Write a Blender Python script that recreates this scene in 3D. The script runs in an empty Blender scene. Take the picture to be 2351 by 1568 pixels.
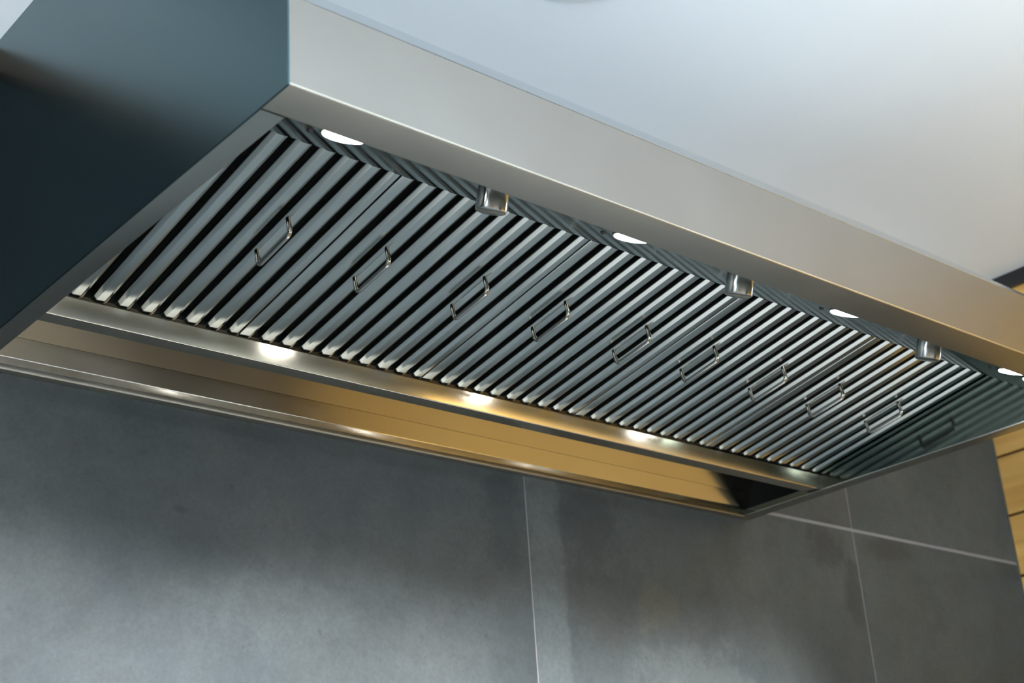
import bpy, bmesh, math, random
from mathutils import Vector, Matrix
random.seed(7)
S = bpy.context.scene
COL = S.collection

# ---------------------------------------------------------------- camera
CAM_LOC = Vector((-0.5453, -1.5441, -0.6595))
CAM_ROT = Matrix(((0.7608864, -0.2058732, -0.6153601), (-0.6455473, -0.3362307, -0.6857241), (-0.0657307, 0.9190023, -0.3887343)))
cd = bpy.data.cameras.new('camera')
cam = bpy.data.objects.new('camera', cd); COL.objects.link(cam)
cd.sensor_fit = 'HORIZONTAL'; cd.sensor_width = 36.0; cd.lens = 51.5285
cd.clip_start = 0.05; cd.clip_end = 60
cam.matrix_world = Matrix.Translation(CAM_LOC) @ CAM_ROT.to_4x4()
cd.dof.use_dof = True; cd.dof.focus_distance = 1.66; cd.dof.aperture_fstop = 8.0
S.camera = cam

# ---------------------------------------------------------------- view, world, daylight
S.view_settings.view_transform = 'Standard'
S.view_settings.look = 'None'
S.view_settings.gamma = 1.0
S.view_settings.exposure = 0.0
w = bpy.data.worlds.new('daylight'); S.world = w; w.use_nodes = True
bg = w.node_tree.nodes['Background']
bg.inputs[0].default_value = (0.62, 0.80, 1.0, 1); bg.inputs[1].default_value = 1.0

def area(name, loc, target, sx, sy, power, col, spread=180):
    l = bpy.data.lights.new(name, 'AREA'); l.shape = 'RECTANGLE'
    l.size = sx; l.size_y = sy; l.energy = power; l.color = col
    l.spread = math.radians(spread)
    o = bpy.data.objects.new(name, l); COL.objects.link(o)
    o.location = loc
    d = Vector(target) - Vector(loc)
    o.rotation_euler = d.to_track_quat('-Z', 'Y').to_euler()
    return o
FLOOR = -1.75; CEIL = 0.6306
YW = -2.50                              # where the wooden cladding ends
XL, XW, YF = -3.6, 2.1853, -4.6        # left wall, wooden wall, wall behind the camera
# daylight just outside the window openings of the left wall and of the wall behind the camera
area('daylight_left', (XL - 0.15, -2.2, -0.35), (0.4, -2.2, -2.6), 2.4, 1.4, 40, (0.86, 0.95, 1.0), 140)
area('daylight_front', (0.1, YF - 0.15, -0.45), (0.1, 0, -3.4), 2.6, 1.5, 36, (0.88, 0.95, 1.0), 140)

# ceiling fill light added with a made-up uplight (housing further down)
area('ceiling_fill', (0.6, -2.40, -0.537), (0.6, -2.40, 2.0), 2.6, 0.10, 172, (0.86, 0.95, 1.0))

# ---------------------------------------------------------------- materials
def new_mat(name):
    m = bpy.data.materials.new(name); m.use_nodes = True
    nt = m.node_tree; b = nt.nodes['Principled BSDF']
    return m, nt, b
def link(nt, a, b): nt.links.new(a, b)
def steel(name, col, rough, aniso=0.6, var=0.06, grain=0.5, streak=(600, 8)):
    m, nt, b = new_mat(name)
    b.inputs['Metallic'].default_value = 1.0
    b.inputs['Roughness'].default_value = rough
    b.inputs['Anisotropic'].default_value = aniso
    uv = nt.nodes.new('ShaderNodeUVMap'); uv.uv_map = 'UVMap'
    tg = nt.nodes.new('ShaderNodeTangent'); tg.direction_type = 'UV_MAP'; tg.uv_map = 'UVMap'
    link(nt, tg.outputs[0], b.inputs['Tangent'])
    # brushed grain: long along the brush direction (v), fine across it (u)
    mp = nt.nodes.new('ShaderNodeMapping'); mp.inputs['Scale'].default_value = (streak[0], streak[1], 1)
    link(nt, uv.outputs[0], mp.inputs[0])
    n = nt.nodes.new('ShaderNodeTexNoise'); n.inputs['Scale'].default_value = 1.0; n.inputs['Detail'].default_value = 2
    link(nt, mp.outputs[0], n.inputs['Vector'])
    # slow cloudy variation of the finish
    tc = nt.nodes.new('ShaderNodeTexCoord')
    n2 = nt.nodes.new('ShaderNodeTexNoise'); n2.inputs['Scale'].default_value = 9.0; n2.inputs['Detail'].default_value = 4
    link(nt, tc.outputs['Object'], n2.inputs['Vector'])
    add = nt.nodes.new('ShaderNodeMath'); add.operation = 'MULTIPLY_ADD'; add.inputs[1].default_value = grain
    link(nt, n.outputs['Fac'], add.inputs[0]); link(nt, n2.outputs['Fac'], add.inputs[2])
    mr = nt.nodes.new('ShaderNodeMapRange')
    mr.inputs['From Min'].default_value = 0.3 + 0.5 * grain; mr.inputs['From Max'].default_value = 0.7 + 0.5 * grain
    mr.inputs['To Min'].default_value = max(0.02, rough - var); mr.inputs['To Max'].default_value = rough + var
    link(nt, add.outputs[0], mr.inputs['Value']); link(nt, mr.outputs[0], b.inputs['Roughness'])
    mx = nt.nodes.new('ShaderNodeMix'); mx.data_type = 'RGBA'
    mx.inputs['A'].default_value = (*[c * 0.985 for c in col], 1); mx.inputs['B'].default_value = (*[min(1, c * 1.012) for c in col], 1)
    link(nt, n.outputs['Fac'], mx.inputs['Factor']); link(nt, mx.outputs['Result'], b.inputs['Base Color'])
    return m
def wave_bump(m):
    nt = m.node_tree; b = nt.nodes['Principled BSDF']
    tc = nt.nodes.new('ShaderNodeTexCoord'); mp = nt.nodes.new('ShaderNodeMapping'); mp.inputs['Scale'].default_value = (6, 3, 3)
    n = nt.nodes.new('ShaderNodeTexNoise'); n.inputs['Scale'].default_value = 1.6; n.inputs['Detail'].default_value = 1
    link(nt, tc.outputs['Object'], mp.inputs[0]); link(nt, mp.outputs[0], n.inputs['Vector'])
    bp = nt.nodes.new('ShaderNodeBump'); bp.inputs['Strength'].default_value = 0.5; bp.inputs['Distance'].default_value = 0.006
    link(nt, n.outputs['Fac'], bp.inputs['Height']); link(nt, bp.outputs[0], b.inputs['Normal'])
M_front = steel('satin_steel_front', (0.188, 0.182, 0.170), 0.36, 0.3, 0.04, 0.2)
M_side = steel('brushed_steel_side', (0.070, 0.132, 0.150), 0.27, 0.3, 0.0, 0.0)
M_rim = steel('brushed_steel_rim', (0.37, 0.36, 0.32), 0.35, 0.5, 0.03, 0.0)
M_siderim = steel('brushed_steel_side_rim', (0.46, 0.46, 0.43), 0.22, 0.4, 0.03, 0.0)
M_panel = steel('bright_steel_panel', (0.46, 0.50, 0.49), 0.07, 0.2, 0.02, 0.1)
M_back = steel('brushed_steel_back', (0.60, 0.57, 0.50), 0.17, 0.55, 0.02, 0.0)
M_rail = steel('brushed_steel_rail', (0.68, 0.64, 0.55), 0.14, 0.8, 0.02, 0.0)
M_inner = steel('inner_side_steel', (0.17, 0.21, 0.19), 0.09, 0.5, 0.02, 0.0)
M_baf = steel('baffle_steel', (0.57, 0.61, 0.60), 0.19, 0.2, 0.02, 0.0)
M_slope = steel('polished_slope_steel', (0.60, 0.68, 0.74), 0.10, 0.2, 0.03, 0.1)
wave_bump(M_slope)
M_wire = steel('handle_wire_steel', (0.50, 0.50, 0.47), 0.14, 0.0, 0.02, 0.1)
M_chrome = steel('chrome', (0.80, 0.82, 0.82), 0.07, 0.0, 0.02, 0.1)
M_knob = steel('turned_steel_knob', (0.78, 0.80, 0.80), 0.16, 0.85, 0.01, 0.0)

def emis(name, col, s):
    m, nt, b = new_mat(name)
    b.inputs['Base Color'].default_value = (*col, 1)
    b.inputs['Emission Color'].default_value = (*col, 1); b.inputs['Emission Strength'].default_value = s
    return m
M_led = emis('lamp_lens', (1.0, 0.99, 0.97), 45)

def plain(name, col, rough, noise=0.0, scale=6):
    m, nt, b = new_mat(name)
    b.inputs['Roughness'].default_value = rough
    if noise:
        tc = nt.nodes.new('ShaderNodeTexCoord')
        n = nt.nodes.new('ShaderNodeTexNoise'); n.inputs['Scale'].default_value = scale; n.inputs['Detail'].default_value = 5
        link(nt, tc.outputs['Object'], n.inputs['Vector'])
        mx = nt.nodes.new('ShaderNodeMix'); mx.data_type = 'RGBA'
        mx.inputs['A'].default_value = (*[c * (1 - noise) for c in col], 1)
        mx.inputs['B'].default_value = (*[min(1, c * (1 + noise)) for c in col], 1)
        link(nt, n.outputs['Fac'], mx.inputs['Factor']); link(nt, mx.outputs['Result'], b.inputs['Base Color'])
    else:
        b.inputs['Base Color'].default_value = (*col, 1)
    return m
M_ceil = plain('ceiling_paint', (0.78, 0.82, 0.86), 0.6, 0.015, 1.5)
M_wall = plain('wall_paint', (0.72, 0.75, 0.77), 0.7, 0.02, 2)
M_grout = plain('tile_grout', (0.215, 0.212, 0.225), 0.8, 0.1, 80)
M_floor = plain('oak_floor', (0.23, 0.18, 0.125), 0.5, 0.1, 4)
M_dark = plain('cavity_shade', (0.010, 0.012, 0.012), 0.7)  # near-black colour that paints in the shade inside the hood
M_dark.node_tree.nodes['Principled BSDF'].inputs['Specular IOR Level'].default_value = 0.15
M_wall2 = plain('dark_wall_paint', (0.06, 0.062, 0.055), 0.6)
M_umber = plain('umber_wood', (0.20, 0.13, 0.09), 0.5, 0.15, 10)
M_stone = plain('pale_stone', (0.24, 0.24, 0.235), 0.35, 0.06, 12)
M_black = plain('black_trim', (0.012, 0.014, 0.016), 0.4)
M_fix = plain('fixture_white', (0.70, 0.72, 0.73), 0.5)

def tile_mat():
    m, nt, b = new_mat('concrete_tile')
    tc = nt.nodes.new('ShaderNodeTexCoord')
    at = nt.nodes.new('ShaderNodeAttribute'); at.attribute_name = 'tile_shift'; at.attribute_type = 'GEOMETRY'
    ad = nt.nodes.new('ShaderNodeVectorMath'); ad.operation = 'ADD'
    link(nt, tc.outputs['Object'], ad.inputs[0]); link(nt, at.outputs['Vector'], ad.inputs[1])
    def noise(scale, det, rough, dist=0.0):
        n = nt.nodes.new('ShaderNodeTexNoise'); n.inputs['Scale'].default_value = scale
        n.inputs['Detail'].default_value = det; n.inputs['Roughness'].default_value = rough; n.inputs['Distortion'].default_value = dist
        link(nt, ad.outputs[0], n.inputs['Vector']); return n
    def ramp(src, stops):
        r = nt.nodes.new('ShaderNodeValToRGB'); e = r.color_ramp.elements
        e[0].position, e[0].color = stops[0][0], (*stops[0][1], 1)
        e[1].position, e[1].color = stops[-1][0], (*stops[-1][1], 1)
        for p, c in stops[1:-1]:
            k = e.new(p); k.color = (*c, 1)
        link(nt, src, r.inputs[0]); return r
    clouds = noise(2.1, 4, 0.55, 0.5)
    base = ramp(clouds.outputs['Fac'], [(0.34, (0.0299, 0.0430, 0.0497)), (0.48, (0.0440, 0.0580, 0.0648)), (0.62, (0.0581, 0.0710, 0.0756)), (0.8, (0.0748, 0.0890, 0.0950))])
    warm = noise(3.3, 3, 0.6)
    wf = nt.nodes.new('ShaderNodeMapRange'); wf.inputs['From Min'].default_value = 0.55; wf.inputs['From Max'].default_value = 0.75
    wf.inputs['To Max'].default_value = 0.45
    link(nt, warm.outputs['Fac'], wf.inputs['Value'])
    m1 = nt.nodes.new('ShaderNodeMix'); m1.data_type = 'RGBA'; m1.inputs['B'].default_value = (0.0616, 0.0630, 0.0583, 1)
    link(nt, wf.outputs[0], m1.inputs['Factor']); link(nt, base.outputs[0], m1.inputs['A'])
    # worn patches with ragged edges
    patch = noise(1.7, 9, 0.68, 0.8)
    pf = nt.nodes.new('ShaderNodeMapRange'); pf.inputs['From Min'].default_value = 0.56; pf.inputs['From Max'].default_value = 0.60
    pf.inputs['To Max'].default_value = 0.35
    link(nt, patch.outputs['Fac'], pf.inputs['Value'])
    m2 = nt.nodes.new('ShaderNodeMix'); m2.data_type = 'RGBA'; m2.inputs['B'].default_value = (0.0273, 0.0370, 0.0432, 1)
    link(nt, pf.outputs[0], m2.inputs['Factor']); link(nt, m1.outputs['Result'], m2.inputs['A'])
    # lighter ragged band beside the middle joint and darker soot-like patches
    rag = noise(38, 4, 0.7)
    sep = nt.nodes.new('ShaderNodeSeparateXYZ'); link(nt, tc.outputs['Object'], sep.inputs[0])
    def M(op, a_, b_=None, c_=None):
        q = nt.nodes.new('ShaderNodeMath'); q.operation = op
        for i_, v_ in enumerate((a_, b_, c_)):
            if v_ is None: continue
            if isinstance(v_, (int, float)): q.inputs[i_].default_value = v_
            else: link(nt, v_, q.inputs[i_])
        return q.outputs[0]
    def step(v, lo, hi):
        q = nt.nodes.new('ShaderNodeMapRange'); q.interpolation_type = 'SMOOTHSTEP'
        q.inputs['From Min'].default_value = lo; q.inputs['From Max'].default_value = hi
        link(nt, v, q.inputs['Value']); return q.outputs[0]
    xr = M('MULTIPLY_ADD', M('SUBTRACT', rag.outputs['Fac'], 0.5), 0.030, sep.outputs['X'])
    band = M('MULTIPLY', step(sep.outputs['X'], 0.8440, 0.8460), M('SUBTRACT', 1.0, step(xr, 0.905, 0.917)))
    cur = m2.outputs['Result']
    mb = nt.nodes.new('ShaderNodeMix'); mb.data_type = 'RGBA'; mb.inputs['B'].default_value = (0.0880, 0.1080, 0.1156, 1)
    link(nt, M('MULTIPLY', band, 0.62), mb.inputs['Factor']); link(nt, cur, mb.inputs['A']); cur = mb.outputs['Result']
    blot = noise(16, 5, 0.72)
    for cx, cz, rx, rz, k, col in ((0.975, -0.06, 0.07, 0.09, 0.75, (0.0264, 0.0360, 0.0410)), (0.800, -0.07, 0.045, 0.11, 0.70, (0.0229, 0.0360, 0.0432)),
                                   (1.560, -0.02, 0.060, 0.05, 0.85, (0.0229, 0.0310, 0.0389)), (1.615, -0.10, 0.030, 0.07, 0.75, (0.0246, 0.0330, 0.0400)),
                                   (1.745, 0.000, 0.080, 0.025, 0.6, (0.0264, 0.0320, 0.0346)), (0.283, -0.13, 0.012, 0.006, 0.8, (0.0194, 0.0330, 0.0410)),
                                   (1.177, -0.28, 0.14, 0.07, 0.5, (0.0924, 0.1080, 0.1102)), (0.40, -0.24, 0.16, 0.05, 0.4, (0.0810, 0.1000, 0.1080)),
                                   (0.985, -0.20, 0.05, 0.09, 0.45, (0.0352, 0.0410, 0.0421)), (1.10, -0.17, 0.05, 0.05, 0.35, (0.0880, 0.0880, 0.0713))):
        dx = M('DIVIDE', M('SUBTRACT', sep.outputs['X'], cx), rx); dz = M('DIVIDE', M('SUBTRACT', sep.outputs['Z'], cz), rz)
        d2 = M('SQRT', M('ADD', M('MULTIPLY', dx, dx), M('MULTIPLY', dz, dz)))
        d3 = M('MULTIPLY_ADD', M('SUBTRACT', blot.outputs['Fac'], 0.5), 2.6, d2)
        fac = M('MULTIPLY', M('SUBTRACT', 1.0, step(d3, 0.45, 1.15)), k)
        mb = nt.nodes.new('ShaderNodeMix'); mb.data_type = 'RGBA'; mb.inputs['B'].default_value = (*col, 1)
        link(nt, fac, mb.inputs['Factor']); link(nt, cur, mb.inputs['A']); cur = mb.outputs['Result']
    grain = noise(170, 3, 0.7)
    gr = ramp(grain.outputs['Fac'], [(0.3, (0.86,) * 3), (0.7, (1.12,) * 3)])
    m3 = nt.nodes.new('ShaderNodeMix'); m3.data_type = 'RGBA'; m3.blend_type = 'MULTIPLY'; m3.inputs['Factor'].default_value = 1
    link(nt, cur, m3.inputs['A']); link(nt, gr.outputs[0], m3.inputs['B'])
    mott = noise(24, 6, 0.75, 0.4)
    mo = ramp(mott.outputs['Fac'], [(0.32, (0.84,) * 3), (0.5, (1.0,) * 3), (0.7, (1.14,) * 3)])
    mm = nt.nodes.new('ShaderNodeMix'); mm.data_type = 'RGBA'; mm.blend_type = 'MULTIPLY'; mm.inputs['Factor'].default_value = 1
    link(nt, m3.outputs['Result'], mm.inputs['A']); link(nt, mo.outputs[0], mm.inputs['B'])
    pit = noise(55, 2, 0.5)
    pr = ramp(pit.outputs['Fac'], [(0.70, (1, 1, 1)), (0.78, (0.72, 0.74, 0.76))])
    m4 = nt.nodes.new('ShaderNodeMix'); m4.data_type = 'RGBA'; m4.blend_type = 'MULTIPLY'; m4.inputs['Factor'].default_value = 1
    link(nt, mm.outputs['Result'], m4.inputs['A']); link(nt, pr.outputs[0], m4.inputs['B'])
    link(nt, m4.outputs['Result'], b.inputs['Base Color'])
    b.inputs['Roughness'].default_value = 0.55
    bp = nt.nodes.new('ShaderNodeBump'); bp.inputs['Strength'].default_value = 0.12; bp.inputs['Distance'].default_value = 0.001
    link(nt, grain.outputs['Fac'], bp.inputs['Height']); link(nt, bp.outputs[0], b.inputs['Normal'])
    return m
M_tile = tile_mat()

def wood_mat():
    m, nt, b = new_mat('honey_wood')
    tc = nt.nodes.new('ShaderNodeTexCoord')
    at = nt.nodes.new('ShaderNodeAttribute'); at.attribute_name = 'tile_shift'; at.attribute_type = 'GEOMETRY'
    ad = nt.nodes.new('ShaderNodeVectorMath'); ad.operation = 'ADD'
    link(nt, tc.outputs['Object'], ad.inputs[0]); link(nt, at.outputs['Vector'], ad.inputs[1])
    mp = nt.nodes.new('ShaderNodeMapping'); mp.inputs['Scale'].default_value = (8, 1.6, 14)
    link(nt, ad.outputs[0], mp.inputs[0])
    n = nt.nodes.new('ShaderNodeTexNoise'); n.inputs['Scale'].default_value = 1.6; n.inputs['Detail'].default_value = 6; n.inputs['Distortion'].default_value = 0.8
    link(nt, mp.outputs[0], n.inputs['Vector'])
    r = nt.nodes.new('ShaderNodeValToRGB'); e = r.color_ramp.elements
    e[0].position = 0.3; e[0].color = (0.58, 0.30, 0.072, 1); e[1].position = 0.7; e[1].color = (0.85, 0.52, 0.16, 1)
    link(nt, n.outputs['Fac'], r.inputs[0]); link(nt, r.outputs[0], b.inputs['Base Color'])
    b.inputs['Roughness'].default_value = 0.45
    return m
M_wood = wood_mat()

# ---------------------------------------------------------------- mesh helpers
def tag(o, label=None, cat=None, group=None, kind=None):
    if label: o['label'] = label
    if cat: o['category'] = cat
    if group: o['group'] = group
    if kind: o['kind'] = kind
    return o

def brush_uv(bm, brush=Vector((1, 0, 0))):
    """u runs across the brushing, v along it."""
    uvl = bm.loops.layers.uv.new('UVMap')
    for f in bm.faces:
        n = f.normal
        if brush == 'turned':
            brd = nd.cross(n)
            if brd.length > 0.3:
                brd.normalize(); tt = n.cross(brd)
                for l in f.loops: l[uvl].uv = (l.vert.co.dot(tt), l.vert.co.dot(brd))
                continue
            brush_v = Vector((1, 0, 0))
        else: brush_v = brush
        br = brush_v - n * n.dot(brush_v)
        if br.length < 0.2:
            alt = Vector((0, 0, 1)) if abs(n.z) < 0.7 else Vector((0, 1, 0))
            br = alt - n * n.dot(alt)
        br.normalize(); t = n.cross(br)
        # keep a continuous orientation of the across direction
        if t.dot(Vector((0.3, 0.5, -0.8))) < 0: t = -t
        for l in f.loops:
            p = l.vert.co
            l[uvl].uv = (p.dot(t), p.dot(br))

def obj(name, bm, mat, parent=None, brush=Vector((1, 0, 0)), smooth=True, bevel=0.0, loc=None):
    bmesh.ops.recalc_face_normals(bm, faces=bm.faces)
    if bevel:
        bmesh.ops.bevel(bm, geom=[e for e in bm.edges if len(e.link_faces) == 2 and e.calc_face_angle() > 0.5],
                        offset=bevel, segments=2, affect='EDGES', clamp_overlap=True)
        bmesh.ops.recalc_face_normals(bm, faces=bm.faces)
    bm.normal_update()
    brush_uv(bm, brush)
    me = bpy.data.meshes.new(name)
    if smooth:
        for f in bm.faces: f.smooth = True
        for e in bm.edges:
            e.smooth = not (len(e.link_faces) == 2 and e.calc_face_angle() > math.radians(38))
    bm.to_mesh(me); bm.free()
    for mm in (mat if isinstance(mat, (list, tuple)) else [mat]): me.materials.append(mm)
    o = bpy.data.objects.new(name, me); COL.objects.link(o)
    if parent: o.parent = parent
    if loc: o.location = loc
    return o

def empty(name, loc=(0, 0, 0)):
    o = bpy.data.objects.new(name, None); o.location = loc; o.empty_display_size = 0.05
    COL.objects.link(o); return o

def add_box(bm, lo, hi, mi=0):
    x0, y0, z0 = lo; x1, y1, z1 = hi
    v = [bm.verts.new(c) for c in ((x0,y0,z0),(x1,y0,z0),(x1,y1,z0),(x0,y1,z0),(x0,y0,z1),(x1,y0,z1),(x1,y1,z1),(x0,y1,z1))]
    fs = []
    for q in ((0,1,2,3),(4,5,6,7),(0,1,5,4),(1,2,6,5),(2,3,7,6),(3,0,4,7)):
        f = bm.faces.new([v[i] for i in q]); f.material_index = mi; fs.append(f)
    return fs
def box(lo, hi):
    bm = bmesh.new(); add_box(bm, lo, hi); return bm

def fillet(pts, r, seg=4):
    out = [Vector(pts[0])]
    for i in range(1, len(pts) - 1):
        a, b, c = Vector(pts[i-1]), Vector(pts[i]), Vector(pts[i+1])
        u, v = (a - b), (c - b)
        lu, lv = u.length, v.length; u /= lu; v /= lv
        ang = u.angle(v); rr = r[i] if isinstance(r, (list, tuple)) else r
        if rr <= 0 or ang > 3.1: out.append(b); continue
        t = min(rr / math.tan(ang / 2), lu * 0.48, lv * 0.48); rad = t * math.tan(ang / 2)
        p0, p1 = b + u * t, b + v * t
        bis = (u + v).normalized(); cen = b + bis * (rad / math.sin(ang / 2))
        a0 = p0 - cen; a1 = p1 - cen; tot = a0.angle(a1)
        for k in range(seg + 1):
            f = k / seg
            s0 = math.sin((1 - f) * tot) / math.sin(tot); s1 = math.sin(f * tot) / math.sin(tot)
            out.append(cen + a0 * s0 + a1 * s1)
    out.append(Vector(pts[-1]))
    return out

def offset_line(pts, t):
    """offset a 2D polyline to its left by t"""
    n = len(pts); nor = []
    for i in range(n - 1):
        d = (pts[i+1] - pts[i]).normalized(); nor.append(Vector((-d.y, d.x)))
    out = []
    for i in range(n):
        if i == 0: o = nor[0]
        elif i == n - 1: o = nor[-1]
        else:
            o = (nor[i-1] + nor[i]); o = o / max(0.3, (1 + nor[i-1].dot(nor[i])))
        out.append(pts[i] + o * t)
    return out

def sheet(pts, x0, x1, t, r=0.0, seg=4, axis='x'):
    """bent sheet metal: 2D outer profile swept from x0 to x1, thickness t to the left of the path.
    axis x: profile is (y, z). axis y: profile is (x, z)."""
    pl = fillet(pts, r, seg) if r else [Vector(p) for p in pts]
    ql = offset_line(pl, t)
    bm = bmesh.new()
    def P(s, q): return (s, q.x, q.y) if axis == 'x' else (q.x, s, q.y)
    rows = []
    for s in (x0, x1):
        rows.append(([bm.verts.new(P(s, q)) for q in pl], [bm.verts.new(P(s, q)) for q in ql]))
    (a0, b0), (a1, b1) = rows
    n = len(pl)
    for i in range(n - 1):
        bm.faces.new((a0[i], a0[i+1], a1[i+1], a1[i]))
        bm.faces.new((b0[i], b1[i], b1[i+1], b0[i+1]))
        bm.faces.new((a0[i], b0[i], b0[i+1], a0[i+1]))
        bm.faces.new((a1[i], a1[i+1], b1[i+1], b1[i]))
    bm.faces.new((a0[0], a1[0], b1[0], b0[0])); bm.faces.new((a0[-1], b0[-1], b1[-1], a1[-1]))
    return bm

def plate(poly, x0, x1):
    """flat plate with outline poly in (y, z), from x0 to x1"""
    bm = bmesh.new()
    a = [bm.verts.new((x0, p[0], p[1])) for p in poly]; b = [bm.verts.new((x1, p[0], p[1])) for p in poly]
    bm.faces.new(a); bm.faces.new(b[::-1])
    for i in range(len(poly)):
        j = (i + 1) % len(poly); bm.faces.new((a[i], a[j], b[j], b[i]))
    return bm

def lathe(bm, prof, M, seg=40, mi=0):
    """profile (radius, height) around local z, placed with matrix M"""
    rings = []
    for r, h in prof:
        if r < 1e-6: rings.append([bm.verts.new(M @ Vector((0, 0, h)))])
        else: rings.append([bm.verts.new(M @ Vector((r * math.cos(2*math.pi*k/seg), r * math.sin(2*math.pi*k/seg), h))) for k in range(seg)])
    for a, b in zip(rings, rings[1:]):
        for k in range(seg):
            k2 = (k + 1) % seg
            if len(a) == 1 and len(b) == 1: continue
            if len(a) == 1: f = bm.faces.new((a[0], b[k], b[k2]))
            elif len(b) == 1: f = bm.faces.new((a[k], a[k2], b[0]))
            else: f = bm.faces.new((a[k], a[k2], b[k2], b[k]))
            f.material_index = mi

def tube(bm, path, r, seg=12):
    n = len(path); rings = []
    prev = None
    for i, p in enumerate(path):
        d = (path[min(i+1, n-1)] - path[max(i-1, 0)]).normalized()
        ref = Vector((1, 0, 0)) if abs(d.x) < 0.9 else Vector((0, 1, 0))
        u = (ref - d * ref.dot(d)).normalized(); v = d.cross(u)
        rings.append([bm.verts.new(p + (u * math.cos(2*math.pi*k/seg) + v * math.sin(2*math.pi*k/seg)) * r) for k in range(seg)])
    for a, b in zip(rings, rings[1:]):
        for k in range(seg):
            bm.faces.new((a[k], a[(k+1) % seg], b[(k+1) % seg], b[k]))
    bm.faces.new(rings[0]); bm.faces.new(rings[-1][::-1])

# ---------------------------------------------------------------- the room
def shift_layer(bm): return bm.verts.layers.float_vector.new('tile_shift')
def tiled_wall():
    """grey concrete tiles with flush grout; joints at the measured places, painted wall above"""
    bm = bmesh.new(); lay = shift_layer(bm)
    xs = [-3.907, -3.115, -2.323, -1.531, -0.739, 0.038, 0.8448, 1.6368, XW]
    zs = [FLOOR, -1.572, -0.7755, 0.021, 0.405]
    gx, gz = 0.0014, 0.0030
    # grout bed
    for f in add_box(bm, (XL, 0.0004, FLOOR), (XW, 0.05, 0.405), 1): pass
    rnd = random.Random(11)
    for i in range(len(xs) - 1):
        for j in range(len(zs) - 1):
            x0, x1 = max(xs[i], XL) + gx, xs[i+1] - gx
            if x1 <= x0: continue
            z0, z1 = zs[j] + (gz if j else 0), zs[j+1] - (gz if j < len(zs) - 2 else 0)
            n0 = len(bm.verts)
            add_box(bm, (x0, 0.0, z0), (x1, 0.003, z1), 0)
            bm.verts.ensure_lookup_table()
            sh = Vector((rnd.uniform(-9, 9), rnd.uniform(-9, 9), rnd.uniform(-9, 9)))
            for v in bm.verts[n0:]: v[lay] = sh
    return bm
tag(obj('wall_back', tiled_wall(), [M_tile, M_grout], smooth=False), kind='structure')
tag(obj('wall_upper', box((XL, 0.0, 0.405), (XW, 0.05, CEIL)), M_wall, smooth=False), kind='structure')

def plank_wall():
    bm = bmesh.new(); lay = shift_layer(bm)
    add_box(bm, (XW + 0.010, YW, FLOOR), (XW + 0.06, 0.05, CEIL), 1)
    add_box(bm, (XW, YF, FLOOR), (XW + 0.06, YW - 0.001, CEIL), 2)
    rnd = random.Random(3)
    z = -0.0045 - 14 * 0.1273
    while z < 0.598:
        z0, z1 = max(z + 0.003, FLOOR), min(z + 0.1273 - 0.003, 0.598)
        if z1 > z0:
            n0 = len(bm.verts)
            add_box(bm, (XW, YW, z0), (XW + 0.0105, 0.0, z1), 0)
            bm.verts.ensure_lookup_table()
            sh = Vector((rnd.uniform(-9, 9), rnd.uniform(-9, 9), rnd.uniform(-9, 9)))
            for v in bm.verts[n0:]: v[lay] = sh
        z += 0.1273
    return bm
tag(obj('wall_right', plank_wall(), [M_wood, M_black, M_wall2], smooth=False), kind='structure')
tag(obj('trim_1', box((XW - 0.012, YW, 0.598), (XW, 0.0, CEIL)), M_black, smooth=False), kind='structure')
tag(obj('trim_3', box((XL, -0.014, 0.387), (-0.0005, -0.0005, 0.420)), M_umber, smooth=False), kind='structure')
tag(obj('trim_2', box((XW - 0.003, -0.003, FLOOR), (XW, 0.0, 0.405)), M_rim, smooth=False), kind='structure')

def holed_wall(axis, pos, thick, a0, a1, h0, h1, win):
    """wall slab with one rectangular window opening (wa0, wa1, wz0, wz1)"""
    wa0, wa1, wz0, wz1 = win; bm = bmesh.new()
    def b(p0, p1, q0, q1):
        if axis == 'x': add_box(bm, (pos - thick, p0, q0), (pos, p1, q1))
        else: add_box(bm, (p0, pos - thick, q0), (p1, pos, q1))
    b(a0, a1, h0, wz0); b(a0, a1, wz1, h1); b(a0, wa0, wz0, wz1); b(wa1, a1, wz0, wz1)
    return bm
tag(obj('wall_left', holed_wall('x', XL, 0.1, YF, 0.0, FLOOR, CEIL, (-3.4, -1.0, -1.05, 0.35)), M_wall, smooth=False), kind='structure')
tag(obj('wall_front', holed_wall('y', YF, 0.1, XL, XW, FLOOR, CEIL, (-1.2, 1.4, -1.2, 0.30)), M_wall, smooth=False), kind='structure')
tag(obj('floor', box((XL, YF, FLOOR - 0.05), (XW, 0.0, FLOOR)), M_floor, smooth=False), kind='structure')
tag(obj('ceiling', box((XL, YF, CEIL), (XW, 0.05, CEIL + 0.05)), M_ceil, smooth=False), kind='structure')

# round flush fitting on the ceiling, only its rim reaches into the picture
bm = bmesh.new()
lathe(bm, [(0.0, 0.0), (0.085, 0.0), (0.105, 0.004), (0.108, 0.012), (0.108, 0.02)], Matrix.Translation((0.682, -0.404, CEIL - 0.02)), 64)
tag(obj('ceiling_fitting', bm, M_fix), 'round white flush fitting on the pale ceiling above the range hood', 'ceiling fitting')

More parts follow.
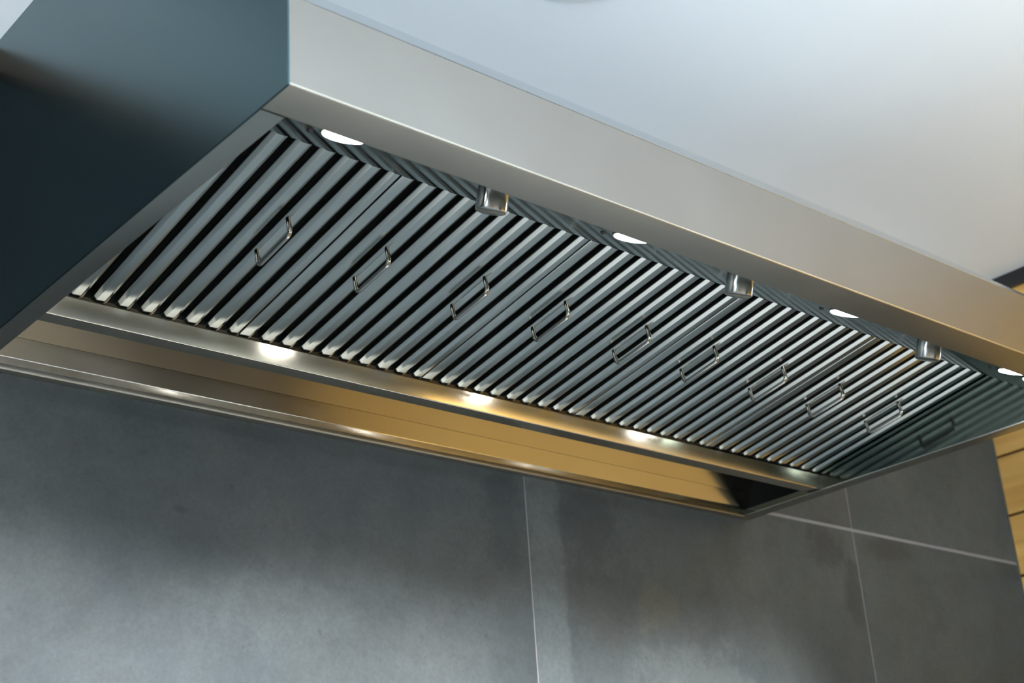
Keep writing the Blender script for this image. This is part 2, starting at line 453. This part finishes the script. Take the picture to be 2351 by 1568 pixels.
# unseen uplight added to brighten the ceiling: trough housing and two rods
up = empty('fill_uplight', (0.6, -2.40, -0.55))
tag(up, 'added white uplight on two rods, unseen, brightening the ceiling', 'pendant lamp')
bm = sheet([(-0.065, 0.05), (-0.065, 0.0), (0.065, 0.0), (0.065, 0.05)], -1.33, 1.33, -0.002, [0, 0.006, 0.006, 0], 4)
obj('fill_housing', bm, M_fix, up)
for xx in (-1.2, 1.2):
    bm = bmesh.new(); tube(bm, [Vector((xx, 0, 0.002)), Vector((xx, 0, 0.6)), Vector((xx, 0, CEIL + 0.55))], 0.004)
    obj('fill_rod', bm, M_chrome, up)
# unseen dark cabinet added past the cladding to darken the back panel reflection
bm = bmesh.new(); add_box(bm, (1.45, -4.2, FLOOR), (XW - 0.004, YW - 0.01, 0.40))
tag(obj('added_cabinet', bm, M_wall2, bevel=0.003), 'added dark cabinet beyond the honey wood wall, unseen, for dark reflections in the hood', 'cabinet')
# unseen stone worktop added below the hood, bouncing lamp light into the steel
WT = -0.85
bm = bmesh.new(); add_box(bm, (-1.6, -0.66, WT - 0.04), (XW - 0.004, -0.004, WT))
tag(obj('worktop', bm, M_stone, bevel=0.003), 'added pale stone worktop under the hood, unseen, reflecting the lamp light', 'worktop')
bm = bmesh.new(); add_box(bm, (-1.6, -0.62, FLOOR), (XW - 0.004, -0.004, WT - 0.0405))  # unseen cabinet added with the worktop, something for the steel to reflect
tag(obj('base_cabinet', bm, M_wall2, bevel=0.003), 'added unseen dark base cabinet under the pale stone worktop', 'cabinet')

# ---------------------------------------------------------------- the range hood
L, D, H = 1.3469, 0.69, 0.088
T = 0.0015
hood = empty('range_hood')
tag(hood, 'long brushed steel range hood with sloped front, mounted on the grey tiled wall', 'range hood')
YS, ZS = -0.34, 0.408                 # top edge of the slope
YI = -0.6465                          # inner edge of the front rim
W = 0.0250                            # width of the side rims
# front face with its rolled lower edge
obj('front_panel', sheet([(-D, H), (-D, 0.0027)], T, L - T, T), M_front, hood)
# underside strip with the return lip that hides the top of the lamps
obj('front_rim', sheet([(-D, 0.0026), (-D, 0.0), (YI, 0.0), (YI, 0.030)], T, L - T, T, [0, 0.0024, 0.0015, 0], 6), M_rim, hood)
# sloped canopy
obj('sloped_panel', sheet([(YS + 0.10, ZS), (YS, ZS), (-D, H + 0.0006)], T, L - T, T, [0, 0.002, 0], 4), M_slope, hood)
obj('top_panel', box((T, YS + 0.1005, ZS - T), (L - T, -0.0005, ZS)), M_slope, hood)
side = [(-D, 0.0), (-D, H), (YS, ZS), (-0.0005, ZS), (-0.0005, 0.0)]
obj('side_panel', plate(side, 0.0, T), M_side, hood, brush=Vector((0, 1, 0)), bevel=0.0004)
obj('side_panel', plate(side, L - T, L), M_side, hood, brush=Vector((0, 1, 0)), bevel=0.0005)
# side rims with upturned flanges
obj('side_rim', sheet([(W, 0.006), (W, 0.0), (T, 0.0)], YI + 0.0012, -0.013, -T, [0, 0.001, 0], 4, 'y'), M_siderim, hood, brush=Vector((0, 1, 0)))
obj('side_rim', sheet([(L - W, 0.0022), (L - W, 0.0), (L - T, 0.0)], YI + 0.0012, -0.013, T, [0, 0.001, 0], 4, 'y'), M_siderim, hood, brush=Vector((0, 1, 0)))
obj('rim_flange', box((L - W, -0.154, 0.0026), (L - W + T, -0.013, 0.0110)), M_inner, hood, brush=Vector((0, 1, 0)))
# inner lining at the right end, in front of the drip rail
XR = L - W
obj('inner_side_panel', plate([(YI + 0.002, 0.0026), (YI + 0.002, 0.060), (-0.50, 0.110), (-0.50, 0.12), (-0.155, 0.12), (-0.155, 0.0026)], XR, XR + T), M_inner, hood, brush=Vector((0, 1, 0)))
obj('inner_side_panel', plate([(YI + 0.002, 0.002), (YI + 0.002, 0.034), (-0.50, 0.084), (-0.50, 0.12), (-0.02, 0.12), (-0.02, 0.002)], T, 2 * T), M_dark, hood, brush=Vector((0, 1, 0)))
obj('end_cover', plate([(-0.155, 0.0115), (-0.155, 0.12), (-0.02, 0.12), (-0.013, 0.0115)], XR + 0.008, XR + 0.008 + T), M_dark, hood)
# rear rim and back panel with its crease
obj('rear_rim', sheet([(-0.0125, 0.006), (-0.0125, 0.0), (-0.001, 0.0)], T, L - T, T, [0, 0.0025, 0], 5), M_rim, hood)
obj('back_panel', sheet([(-0.0128, 0.0062), (-0.0144, 0.0150), (-0.0252, 0.0365)], 2 * T, XR + 0.0078, -T, [0, 0.008, 0], 6), M_back, hood)
obj('upper_back_panel', sheet([(-0.0248, 0.0371), (-0.0720, 0.12)], 2 * T, XR + 0.0078, -T), M_back, hood)
# drip rail below the filters
obj('drip_rail', sheet([(-0.1762, 0.0262), (-0.1723, 0.0040), (-0.149, 0.0040), (-0.150, 0.016)], 2 * T, XR - 0.0005, T, [0, 0.0016, 0.0016, 0], 5), M_rail, hood)
# control panel, tilted 19.5 degrees
PH = math.radians(19.5)
def pz(y): return 0.087 + (y + 0.5) * math.tan(PH)
obj('control_panel', sheet([(YI + 0.002, pz(YI + 0.002)), (-0.5005, pz(-0.5005))], T, XR - 0.0003, T), M_panel, hood)
nd = Vector((0, math.sin(PH), -math.cos(PH)))
def panel_frame(x, y):
    zc = nd; xc = Vector((1, 0, 0)); yc = zc.cross(xc)
    m = Matrix((xc, yc, zc)).transposed().to_4x4(); m.translation = Vector((x, y, pz(y))); return m
SPOT_W = 80.0
for x in (0.144, 0.5266, 0.9078, 1.290):
    m = panel_frame(x, -0.5610)
    bm = bmesh.new(); rr = 0.0235
    lathe(bm, [(0.0212, 0.0001), (rr, 0.0001), (rr, 0.0009), (rr - 0.0006, 0.0012), (0.0212, 0.0010), (0.0212, 0.0001)], m, 48)
    lamp = obj('downlight', bm, M_chrome, hood)
    bm = bmesh.new()
    lathe(bm, [(0.0, 0.0016), (0.0210, 0.0016), (0.0210, 0.0002), (0.0, 0.0002)], m, 48)
    lens = obj('lens', bm, M_led, lamp); lens['label'] = 'glowing white lens'
    sl = bpy.data.lights.new('downlight_beam', 'SPOT'); sl.energy = SPOT_W; sl.color = (0.97, 0.985, 1.0)
    sl.spot_size = math.radians(104); sl.spot_blend = 0.7; sl.shadow_soft_size = 0.019
    so = bpy.data.objects.new('downlight_beam', sl); COL.objects.link(so)
    so.matrix_world = m @ Matrix.Translation((0, 0, 0.0035)) @ Matrix.Rotation(math.pi, 4, 'X')
    so.parent = lamp
    bm = bmesh.new(); m2 = panel_frame(x - 0.0265, -0.5420)
    lathe(bm, [(0.0, 0.0022), (0.0018, 0.0019), (0.0030, 0.0009), (0.0034, 0.0001)], m2, 20)
    obj('screw', bm, M_black, lamp)
for x in (0.3365, 0.7180, 1.1010):
    m = panel_frame(x, -0.5500)
    bm = bmesh.new()
    lathe(bm, [(0.0167, 0.0001), (0.0167, 0.0196), (0.0161, 0.0210), (0.0150, 0.0216), (0.0, 0.0216)], m, 64)
    k = obj('control_knob', bm, M_knob, hood, brush='turned')

# ---------------------------------------------------------------- baffle filters
AL = math.radians(-10.14)
NB = Vector((0, -math.sin(AL), math.cos(AL)))      # up, away from the kitchen
TB = Vector((0, math.cos(AL), math.sin(AL)))       # along the baffles, towards the wall
PW = 0.2655; F0 = -0.0089
ORI = Vector((0, -0.4995, 0.0869)); LEN = 0.3305
# local frame: x along the hood, y along the baffle, z up into the hood
FM = Matrix((Vector((1, 0, 0)), TB, NB)).transposed().to_4x4()
CH = 0.0050; DZ = 0.0026
def baffle_mesh(outer_w, xc, left=True, right=True):
    x0, x1 = xc - outer_w / 2, xc + outer_w / 2
    pts = []
    if left: pts += [(x0, 0.013), (x0, DZ), (x0 + CH, 0.0)]
    else: pts += [(x0, 0.010), (x0, 0.0)]
    if right: pts += [(x1 - CH, 0.0), (x1, DZ), (x1, 0.013)]
    else: pts += [(x1, 0.0), (x1, 0.010)]
    r = [0] + [0.0012] * (len(pts) - 2) + [0]
    return sheet(pts, 0.0, LEN, 0.0008, r, 4, 'y')
tips = [0.0268 + 0.0278 * k for k in range(9)]
def make_filter(first):
    root = empty('baffle_filter')
    if not first:
        obj('side_frame', baffle_mesh(0.0180, 0.0013 + 0.0090, left=False), M_baf, root, brush=Vector((0, 1, 0)))
    for k in range(8):
        obj('baffle', baffle_mesh(0.0190, tips[k] + 0.0024 + 0.0095), M_baf, root, brush=Vector((0, 1, 0)))
    x0 = tips[8] + 0.0024
    obj('side_frame', baffle_mesh(PW - 0.0007 - x0, (PW - 0.0007 + x0) / 2, right=False), M_baf, root, brush=Vector((0, 1, 0)))
    xa = 0.0135 if first else 0.0016
    bm = bmesh.new(); add_box(bm, (xa, 0.0, 0.0265), (PW - 0.0012, LEN, 0.0275))
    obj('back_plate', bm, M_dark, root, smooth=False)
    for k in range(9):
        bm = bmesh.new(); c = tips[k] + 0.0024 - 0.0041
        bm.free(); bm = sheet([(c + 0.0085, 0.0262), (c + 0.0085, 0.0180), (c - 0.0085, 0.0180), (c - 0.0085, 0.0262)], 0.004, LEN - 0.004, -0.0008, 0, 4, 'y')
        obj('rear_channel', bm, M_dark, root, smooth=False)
    bm = bmesh.new(); add_box(bm, (xa, LEN - 0.0012, 0.0035), (PW - 0.0012, LEN - 0.0002, 0.0262))
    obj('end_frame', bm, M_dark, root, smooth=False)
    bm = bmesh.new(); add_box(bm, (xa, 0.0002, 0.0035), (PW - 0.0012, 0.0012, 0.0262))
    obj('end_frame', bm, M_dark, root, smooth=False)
    for hx in (0.0610, 0.2000):
        ya, yb = 0.1125, 0.1755
        pts2 = fillet([(ya, 0.0008), (ya, -0.0195), (yb, -0.0195), (yb, 0.0008)], 0.0062, 7)
        bm = bmesh.new(); tube(bm, [Vector((hx, q.x, q.y)) for q in pts2], 0.0027, 14)
        if not (first and hx < 0.1):
            obj('handle', bm, M_wire, root, brush=Vector((0, 1, 0)))
        else:
            obj('handle', bm, M_wire, root, brush=Vector((0, 1, 0)))
    return root
names = ['steel baffle filter at the left end of the hood, partly hidden by the side rim',
         'second steel baffle filter from the left end of the hood, under the first knob',
         'middle one of the five steel baffle filters in the hood',
         'second steel baffle filter from the right end of the hood',
         'steel baffle filter at the right end of the hood beside the inner side wall']
proto = None
for i in range(5):
    if i == 0: root = make_filter(True)
    elif i == 1: root = proto = make_filter(False)
    else:
        root = proto.copy(); COL.objects.link(root)
        for ch in list(proto.children):
            c = ch.copy(); COL.objects.link(c); c.parent = root
    m = FM.copy(); m.translation = ORI + Vector((F0 + i * PW, 0, 0))
    root.matrix_world = m
    tag(root, names[i], 'baffle filter', 'baffle filters in the hood')
